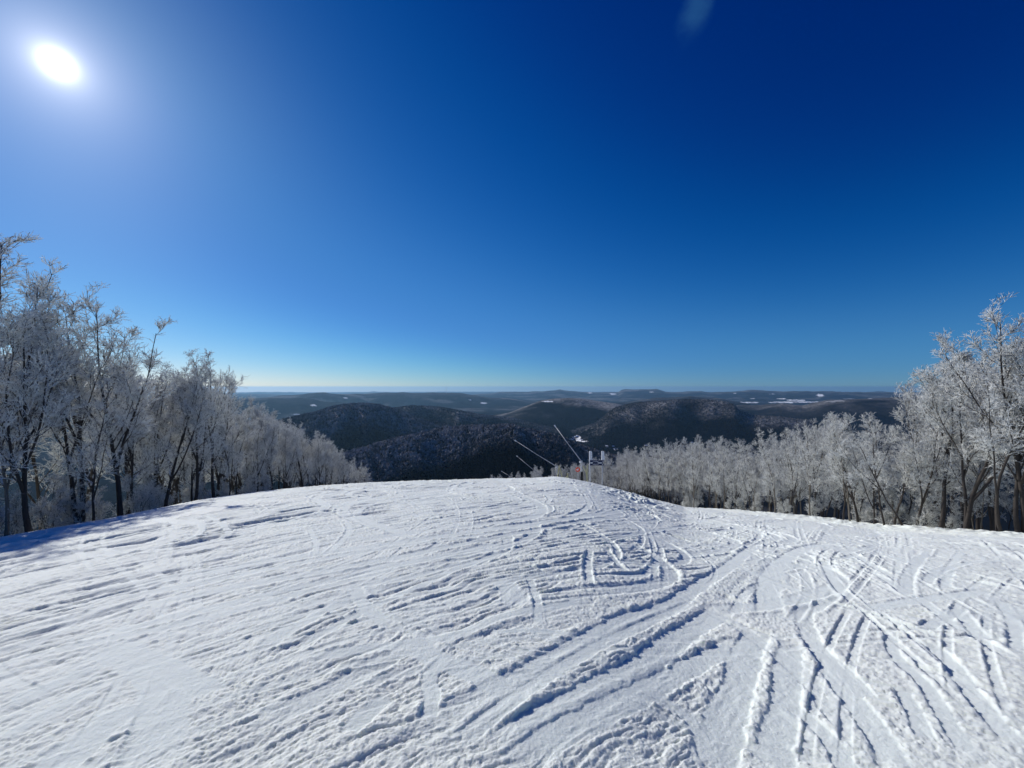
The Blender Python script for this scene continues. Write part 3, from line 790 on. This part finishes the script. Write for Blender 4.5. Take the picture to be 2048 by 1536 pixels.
# shrubs under both woods and the low crowns that peep over the crest
for k in range(26):
    y = 12.5 + 24 * tr.random(); x = np.interp(y, [10, 14, 19, 25, 37], [-18.8, -18.6, -19.2, -20.4, -22.2]) - tr.uniform(0, 1.6)
    plant('bush%d' % (k % 3), x, y, tr.uniform(1.4, 2.4), tr.uniform(0, 6.28), 'low frosted shrub at the foot of the left woods', 'shrub', 'shrubs along the left snow edge', 'frosted_shrub')
for k in range(24):
    y = 15 + 12 * tr.random(); x = 22.2 + tr.uniform(-.1, 1.8)
    if k % 2: y = 26 + 30 * tr.random()
    plant('bush%d' % (k % 3), x, y, tr.uniform(1.1, 2.0), tr.uniform(0, 6.28), 'low frosted shrub at the foot of the right woods', 'shrub', 'shrubs along the right snow berm', 'frosted_shrub')
for k in range(44):
    px = tr.uniform(985, 1245); y = tr.uniform(78, 125); x = at_px(px, y)
    pt = np.interp(px, [985, 1020, 1060, 1110, 1160, 1200, 1245], [952, 942, 934, 930, 928, 915, 905]) + tr.uniform(-2, 12)
    H = ZC - (pt - HY) / F * y - gz(x, y)
    if H < 2.5: continue
    plant(tr.choice(['mid0', 'mid1', 'mid2', 'big3']), x, y, min(H, 14), tr.uniform(0, 6.28), 'brownish lightly frosted tree whose crown peeps over the crest behind the snow guns', 'tree', 'trees below the crest behind the snow guns')

# ------------------------------------------------------------------ trail sign, disc sign, snow guns
def empty(name, loc, label, cat, group=None, rz=0.0):
    e = bpy.data.objects.new(name, None); C.objects.link(e); e.location = loc; e.rotation_euler = (0, 0, rz); e.empty_display_size = .3
    return tag(e, label, cat, group)

def P3(px, py, y): return np.array([(px - 1024) / F * y, y, ZC - (py - HY) / F * y])

FONT = {}
def text_mesh(s, size, name, mat, parent, loc, depth=.004):
    cu = bpy.data.curves.new(name, 'FONT'); cu.body = s; cu.size = size; cu.extrude = depth; cu.align_x = 'CENTER'; cu.align_y = 'CENTER'
    t = bpy.data.objects.new(name, cu); C.objects.link(t)
    dg = bpy.context.evaluated_depsgraph_get(); me = bpy.data.meshes.new_from_object(t.evaluated_get(dg))
    C.objects.unlink(t); bpy.data.objects.remove(t)
    me.materials.clear(); me.materials.append(mat)
    o = link(name, me, parent, loc); o.rotation_euler = (math.pi / 2, 0, 0)
    return o

YS = 28.5
L0 = P3(1180, 966, YS); R0 = P3(1204.5, 974, YS)
sg = empty('trail_sign', (float((L0[0] + R0[0]) / 2), YS, float(L0[2])), 'navy blue trail sign on two rime-topped grey posts at the crest', 'sign')
ox, oz = (L0[0] + R0[0]) / 2, L0[2]
for b, px in ((L0, 1180), (R0, 1204.5)):
    t = P3(px, 903, YS); m = MB(); xx = b[0] - ox
    m.tube([(xx, 0, b[2] - oz - .4), (xx, 0, t[2] - oz)], .045, 10)
    po = m.build('post', M_STEEL, sg, True)
    # rime blade grown on the lee side of the post top
    zb = P3(px, 920, YS)[2] - oz; zt = t[2] - oz
    m = MB(); prof = []
    for q in np.linspace(0, 1, 9):
        wd = .15 * (1 - .18 * q) + .05 * max(0, .25 - q) * 3 + tr.uniform(-.01, .01)
        if q > .9: wd *= .75
        prof.append((zb + (zt + .03 - zb) * q, wd))
    vs = []; fs = []
    for z_, wd in prof: vs += [(xx - .05, -.05, z_), (xx + wd, -.03, z_), (xx + wd + .015, .0, z_), (xx + wd, .03, z_), (xx - .05, .05, z_)]
    for i in range(len(prof) - 1):
        for k in range(5): fs.append((i * 5 + k, i * 5 + (k + 1) % 5, (i + 1) * 5 + (k + 1) % 5, (i + 1) * 5 + k))
    fs += [(4, 3, 2, 1, 0), tuple(range(len(prof) * 5 - 5, len(prof) * 5))]
    m.add(vs, fs); m.build('rime_cap', M_FROSTED, po)
bz = lambda py: P3(1190, py, YS)[2] - oz
bx = lambda px: P3(px, 900, YS)[0] - ox
def board(x0, x1, y0, y1, name='board', mat=M_BLUE, yy=-.07):
    m = MB(); m.box(((bx(x0) + bx(x1)) / 2, yy, (bz(y0) + bz(y1)) / 2), (bx(x1) - bx(x0), .02, bz(y0) - bz(y1))); return m.build(name, mat, sg)
b1 = board(1179.5, 1207.5, 920.0, 923.7); b2 = board(1179.5, 1205.0, 923.9, 927.0); b3 = board(1179.5, 1207.5, 927.2, 930.6)
text_mesh('Cruiser', .13, 'lettering', M_WHITE, b1, (bx(1191), -.083, bz(922)))
text_mesh('EASIER WAY', .075, 'lettering', M_WHITE, b3, (bx(1191), -.083, bz(928.8)))
for (x0, x1, y0, y1) in ((1180, 1185, 924.4, 926.3), (1195, 1203.5, 924.6, 926.2)):
    m = MB(); m.box(((bx(x0) + bx(x1)) / 2, -.083, (bz(y0) + bz(y1)) / 2), (bx(x1) - bx(x0), .006, bz(y0) - bz(y1))); m.build('marking', M_WHITE, b2)
for b_, px, py in ((b1, 1205.5, 921.9), (b3, 1204.7, 928.7)):
    m = MB(); m.tube([(bx(px), -.081, bz(py)), (bx(px), -.087, bz(py))], .034, 14); m.build('symbol', M_WHITE, b_)
m = MB(); m.tube([(R0[0] - ox, 0, R0[2] - oz - .03), (R0[0] - ox, 0, R0[2] - oz + .05)], [.19, .13], 14); m.build('foot_shade', M_BLACK, sg)  # black disc standing in for the shadowed hollow at the right post's foot

YD = 31.0
c = P3(1155.5, 939, YD); bt = P3(1158, 967, YD)
ds = empty('marker_sign', (float(bt[0]), YD, float(bt[2])), 'round orange-red disc sign on a thin grey stake left of the trail sign', 'sign')
m = MB(); m.tube([(0, .02, -.5), (c[0] - bt[0], .02, c[2] - bt[2])], .022, 8); m.build('stake', M_STEEL, ds)
m = MB(); cx, cz = c[0] - bt[0], c[2] - bt[2]; m.tube([(cx, .0, cz), (cx, -.02, cz)], .19, 24); dd = m.build('disc', M_ORANGE, ds)
m = MB(); m.tube([(cx - .05, -.024, cz - .02), (cx - .05, -.03, cz - .02)], .06, 12); m.box((cx + .03, -.026, cz + .02), (.05, .008, .16)); m.build('symbol', M_WHITE, dd)

def gun(Y, piv, tip, dy, label, frame, post=True):
    p = P3(*piv, Y); t = P3(*tip, Y); t = t * ((Y + dy) / Y) + (0, 0, ZC * (1 - (Y + dy) / Y))
    gx, gy = p[0], Y; g0 = gz(gx, gy)
    e = empty('snow_gun', (float(gx), float(gy), float(g0)), label, 'snow gun', 'snow guns on long poles beyond the crest')
    O = np.array([gx, gy, g0]); P_ = p - O; T_ = t - O; d = unit(T_ - P_)
    m = MB(); m.tube([P_ - d * .5, P_ + d * 1.2, P_ + (T_ - P_) * .5 + (0, 0, -.04), T_], [.055, .048, .037, .03], 10)
    bo = m.build('boom', M_BOOM, e, True)
    m = MB(); m.tube([T_ - d * .1, T_ + d * .18], [.05, .085], 10)
    for k in range(6):
        a = k * math.pi / 3; u = unit(np.cross(d, (0, 1, .1))); w = np.cross(d, u)
        c_ = T_ + d * .12 + (u * math.cos(a) + w * math.sin(a)) * .07; m.tube([c_, c_ + d * .1], .014, 5)
    m.build('nozzle_head', M_FROSTED, bo)
    if post:
        m = MB(); m.tube([(0.02, 0, -.5), (0.02, 0, P_[2] - .12)], .055, 10); m.box((0.02, 0, P_[2] - .05), (.16, .12, .22)); m.build('post', M_STEEL, e)
        m = MB(); m.tube([(.02, 0, -.3), (.02, 0, P_[2] * .55)], .13, 12); m.build('post_padding', M_BLACK, e)
        m = MB(); m.tube([(-.14, -.06, P_[2] + .02), (-.14, -.06, P_[2] - .14)], .09, 10); m.tube([(-.14, -.06, P_[2] - .1), (-.1, 0, P_[2] - 1.3)], .02, 6); m.build('valve', M_FROSTED, e)
    for seg in frame:
        m = MB(); q = [P3(a, b, Y - .3) - O for a, b in seg]
        q[-1] = q[-1] + unit(q[-1] - q[-2]) * 1.2
        m.tube(q, .05, 8); m.build('brace', M_YELLOW, e)
    return e
gun(40.0, (1163, 922.5), (1111, 853), 3.0, 'snow gun with the steepest boom, its padded post just left of the trail sign', [[(1166.5, 932), (1172.5, 945), (1174.5, 966)], [(1174.5, 930), (1174.5, 966)]])
gun(50.0, (1114, 933.5), (1032, 882), 3.0, 'snow gun on a yellow A-frame with the longest boom, left of the orange disc', [[(1119, 931), (1114.5, 957)], [(1119.5, 936), (1125.5, 957)]])
gun(63.0, (1090, 958), (1035, 913), 3.0, 'snow gun boom rising from behind the crest, without visible frame', [])
gun(95.0, (1032, 959), (1004, 943), 3.0, 'most distant faint snow gun boom low over the crest', [])
# small stake with a cap between the guns
YB = 44.0; t = P3(1135.5, 945.5, YB); z0 = gz(t[0], YB)
hy = empty('hydrant', (float(t[0]), YB, z0), 'small pipe hydrant with a cross handle between the two nearer snow guns', 'hydrant')
m = MB(); m.tube([(0, 0, -.4), (0, 0, t[2] - z0)], .04, 8); m.tube([(-.1, 0, .45 * (t[2] - z0)), (-.1, 0, t[2] - z0 - .4)], .09, 8); m.build('pipe', M_YELLOW, hy)
m = MB(); m.tube([(-.05, 0, t[2] - z0), (.22, 0, t[2] - z0)], .03, 6); m.build('handle', M_FROSTED, hy)

# ------------------------------------------------------------------ valley buildings and the ridge mast
def house(px, py, w, d, h, rz, label, group=None, name='house'):
    x, y, z = ray_hit(px, py)
    e = empty(name, (x, y, z + .5), label, 'house' if name == 'house' else 'building', group, rz)
    m = MB(); m.box((0, 0, h / 2 - 3), (w, d, h + 6)); wl = m.build('wall', M_WALL, e)
    for k in (-1, 0, 1):
        m = MB(); m.box((k * w * .3, -d / 2 - .05, h * .55), (w * .12, .2, h * .28)); m.build('window', M_GLASS, wl)
    m = MB(); o_ = 1.2; a, b = w / 2 + o_, d / 2 + o_; rh = d * .42
    m.add([(-a, -b, h), (a, -b, h), (a, b, h), (-a, b, h), (-a, 0, h + rh), (a, 0, h + rh), (-a, -b, h + .7), (a, -b, h + .7)],
          [(3, 2, 1, 0), (0, 1, 7, 6), (6, 7, 5, 4), (2, 3, 4, 5), (0, 6, 4, 3), (1, 2, 5, 7)])
    m.build('roof', M_ROOF, e)
    m = MB(); m.box((w * .2, 1, h + rh * .8), (1.6, 1.6, 4)); m.build('chimney', M_WALL, e)
house(1153.5, 875.5, 34, 20, 9, .25, 'large lodge with a bright snowy roof in the valley clearing', name='lodge')
house(1164, 881, 14, 10, 6, -.3, 'small house on the snowy lot just below the valley lodge')
for i, (px, py, lab) in enumerate([(1213.5, 894, 'house with a snowy roof in the woods right above the trail sign'), (1226, 894.5, 'second house right of the one above the trail sign'),
        (1292, 893, 'white-roofed house showing just above the frosted trees right of the sign'), (1384, 887, 'house in the valley peeping over the middle of the right woods'), (1521, 884, 'farthest right white-roofed house, over the dip in the right woods')]):
    house(px, py, 17, 11, 6, (-.4, .3, .1, .6, -.2)[i], lab, 'scattered houses in the valley')
x, y, z = ray_hit(893, 786.6, 7000); 
mt = empty('radio_mast', (x, y, z), 'thin radio mast standing on the long ridge left of centre', 'mast')
m = MB(); m.tube([(0, 0, -5), (0, 0, 110), (0, 0, 215)], [5, 3.4, 2.0], 4); m.build('lattice_tower', M_STEEL, mt)
m = MB()
for a in (0.3, 2.4, 4.5):
    m.tube([(90 * math.cos(a), 90 * math.sin(a), -5), (0, 0, 190)], .5, 3)
m.build('guy_wires', M_STEEL, mt)

# ------------------------------------------------------------------ air
hm, nt, b = new_mat('haze'); nt.nodes.remove(b)
pv = N(nt, 'ShaderNodeVolumePrincipled'); pv.inputs['Color'].default_value = (.36, .68, 1.0, 1); pv.inputs['Density'].default_value = 2.6e-5; pv.inputs['Anisotropy'].default_value = .35
nt.links.new(pv.outputs[0], nt.nodes['Material Output'].inputs['Volume'])
m = MB(); m.box((0, 19000, (-560 + 30) / 2), (96000, 52000, 590)); hz = m.build('haze', hm); tag(hz, 'thin blue winter haze filling the valleys', 'haze', kind='stuff')

# ------------------------------------------------------------------ light
AZ = math.atan(( 115 - 1024) / F); EL = math.atan((HY - 128) / F * math.cos(AZ))
sd = np.array([math.sin(AZ) * math.cos(EL), math.cos(AZ) * math.cos(EL), math.sin(EL)])
li = bpy.data.lights.new('sun', 'SUN'); li.energy = 3.8; li.angle = math.radians(.53); li.color = (1.0, .97, .92)
so = bpy.data.objects.new('sun', li); C.objects.link(so)
from mathutils import Vector
so.rotation_euler = Vector(-sd).to_track_quat('-Z', 'Y').to_euler()

SKR = [(.08, .0), (.14, .004), (.256, .04), (.486, .107), (.734, .25), (1.0, .48)]
SKG = [(.142, .024), (.21, .066), (.415, .20), (.608, .285), (.839, .46), (1.0, .59)]
SKB = [(.12, .07), (.263, .17), (.38, .30), (.651, .545), (.82, .655), (1.0, .80)]
w = bpy.data.worlds.new('World'); bpy.context.scene.world = w; w.use_nodes = True
nt = w.node_tree; bg = nt.nodes['Background']
sky = N(nt, 'ShaderNodeTexSky'); sky.sky_type = 'NISHITA'; sky.sun_disc = False
sky.sun_elevation = EL; sky.sun_rotation = AZ; sky.altitude = 900; sky.air_density = 1.0; sky.dust_density = .35; sky.ozone_density = 2.2
tc0 = N(nt, 'ShaderNodeTexCoord'); dip = N(nt, 'ShaderNodeVectorMath', operation='ADD'); dip.inputs[1].default_value = (0, 0, .022)   # the horizon lies below eye level from a summit
nt.links.new(tc0.outputs['Generated'], dip.inputs[0]); nt.links.new(dip.outputs[0], sky.inputs[0])
dn = N(nt, 'ShaderNodeVectorMath', operation='SCALE'); dn.inputs['Scale'].default_value = .1; nt.links.new(sky.outputs[0], dn.inputs[0])
cv = N(nt, 'ShaderNodeRGBCurve'); nt.links.new(dn.outputs[0], cv.inputs['Color'])
for ch, pts in enumerate((SKR, SKG, SKB)):
    cu_ = cv.mapping.curves[ch]
    cu_.points[0].location = (0, 0); cu_.points[1].location = pts[-1]
    for p in pts[:-1]: cu_.points.new(*p)
cv.mapping.update()
hs = N(nt, 'ShaderNodeVectorMath', operation='SCALE'); hs.inputs['Scale'].default_value = 10; nt.links.new(cv.outputs[0], hs.inputs[0])
# sky glow round the sun, part of it painted lens glare, and the sun itself
tc = N(nt, 'ShaderNodeTexCoord')
nv = N(nt, 'ShaderNodeVectorMath', operation='NORMALIZE'); nt.links.new(tc.outputs['Generated'], nv.inputs[0])
dt = N(nt, 'ShaderNodeVectorMath', operation='DOT_PRODUCT'); dt.inputs[1].default_value = tuple(sd); nt.links.new(nv.outputs[0], dt.inputs[0])
ac = N(nt, 'ShaderNodeMath', operation='ARCCOSINE'); nt.links.new(dt.outputs['Value'], ac.inputs[0])
def expo(scale, amp):
    a = N(nt, 'ShaderNodeMath', operation='MULTIPLY', i_1=-1 / math.radians(scale)); nt.links.new(ac.outputs[0], a.inputs[0])
    e = N(nt, 'ShaderNodeMath', operation='EXPONENT'); nt.links.new(a.outputs[0], e.inputs[0])
    q = N(nt, 'ShaderNodeMath', operation='MULTIPLY', i_1=amp); nt.links.new(e.outputs[0], q.inputs[0]); return q.outputs[0]
def addc(base, fac, col):
    n = N(nt, 'ShaderNodeVectorMath', operation='SCALE'); n.inputs[0].default_value = col; nt.links.new(fac, n.inputs['Scale'])
    a = N(nt, 'ShaderNodeVectorMath', operation='ADD'); nt.links.new(base, a.inputs[0]); nt.links.new(n.outputs[0], a.inputs[1]); return a.outputs[0]
c = hs.outputs[0]
c = addc(c, expo(5, 3.2), (.85, .85, .85))
c = addc(c, expo(2.0, 6.0), (1.0, .93, .85))
c = addc(c, expo(.42, 60.0), (1.0, .97, .9))
# one wisp of cirrus high on the right
cd = np.array([(1392 - 1024) / F, 1, (HY - 22) / F]); cd /= np.linalg.norm(cd)
d2 = N(nt, 'ShaderNodeVectorMath', operation='SUBTRACT'); d2.inputs[1].default_value = tuple(cd); nt.links.new(nv.outputs[0], d2.inputs[0])
mp = N(nt, 'ShaderNodeMapping'); mp.inputs['Rotation'].default_value = (0, .55, 0); mp.inputs['Scale'].default_value = (40, 24, 22); nt.links.new(d2.outputs[0], mp.inputs[0])
ln = N(nt, 'ShaderNodeVectorMath', operation='LENGTH'); nt.links.new(mp.outputs[0], ln.inputs[0])
nz = N(nt, 'ShaderNodeTexNoise', i_Scale=22, i_Detail=5, i_Roughness=.6); nt.links.new(nv.outputs[0], nz.inputs['Vector'])
sb = N(nt, 'ShaderNodeMath', operation='MULTIPLY_ADD', i_1=-1.6, i_2=0.0); nt.links.new(nz.outputs[0], sb.inputs[0]); nt.links.new(ln.outputs['Value'], sb.inputs[2])
rp = N(nt, 'ShaderNodeMapRange', interpolation_type='SMOOTHSTEP', i_1=.45, i_2=-.75, i_3=0.0, i_4=1.0); nt.links.new(sb.outputs[0], rp.inputs[0])
c = addc(c, rp.outputs[0], (.12, .45, .52))
nt.links.new(c, bg.inputs[0]); bg.inputs[1].default_value = .10

# ------------------------------------------------------------------ camera
cam = bpy.data.cameras.new('camera'); cam.sensor_width = 36; cam.lens = 36 * F / 2048; cam.clip_end = 90000; cam.clip_start = .05
cam.shift_y = (HY - 768) / 2048
co = bpy.data.objects.new('camera', cam); C.objects.link(co); co.location = (0, 0, ZC); co.rotation_euler = (math.pi / 2, 0, 0)
sc = bpy.context.scene; sc.camera = co
sc.view_settings.view_transform = 'Standard'; sc.view_settings.look = 'None'; sc.view_settings.exposure = 0; sc.view_settings.gamma = 1
sc.cycles.use_denoising = True; sc.cycles.max_bounces = 6; sc.cycles.diffuse_bounces = 3; sc.cycles.volume_bounces = 0
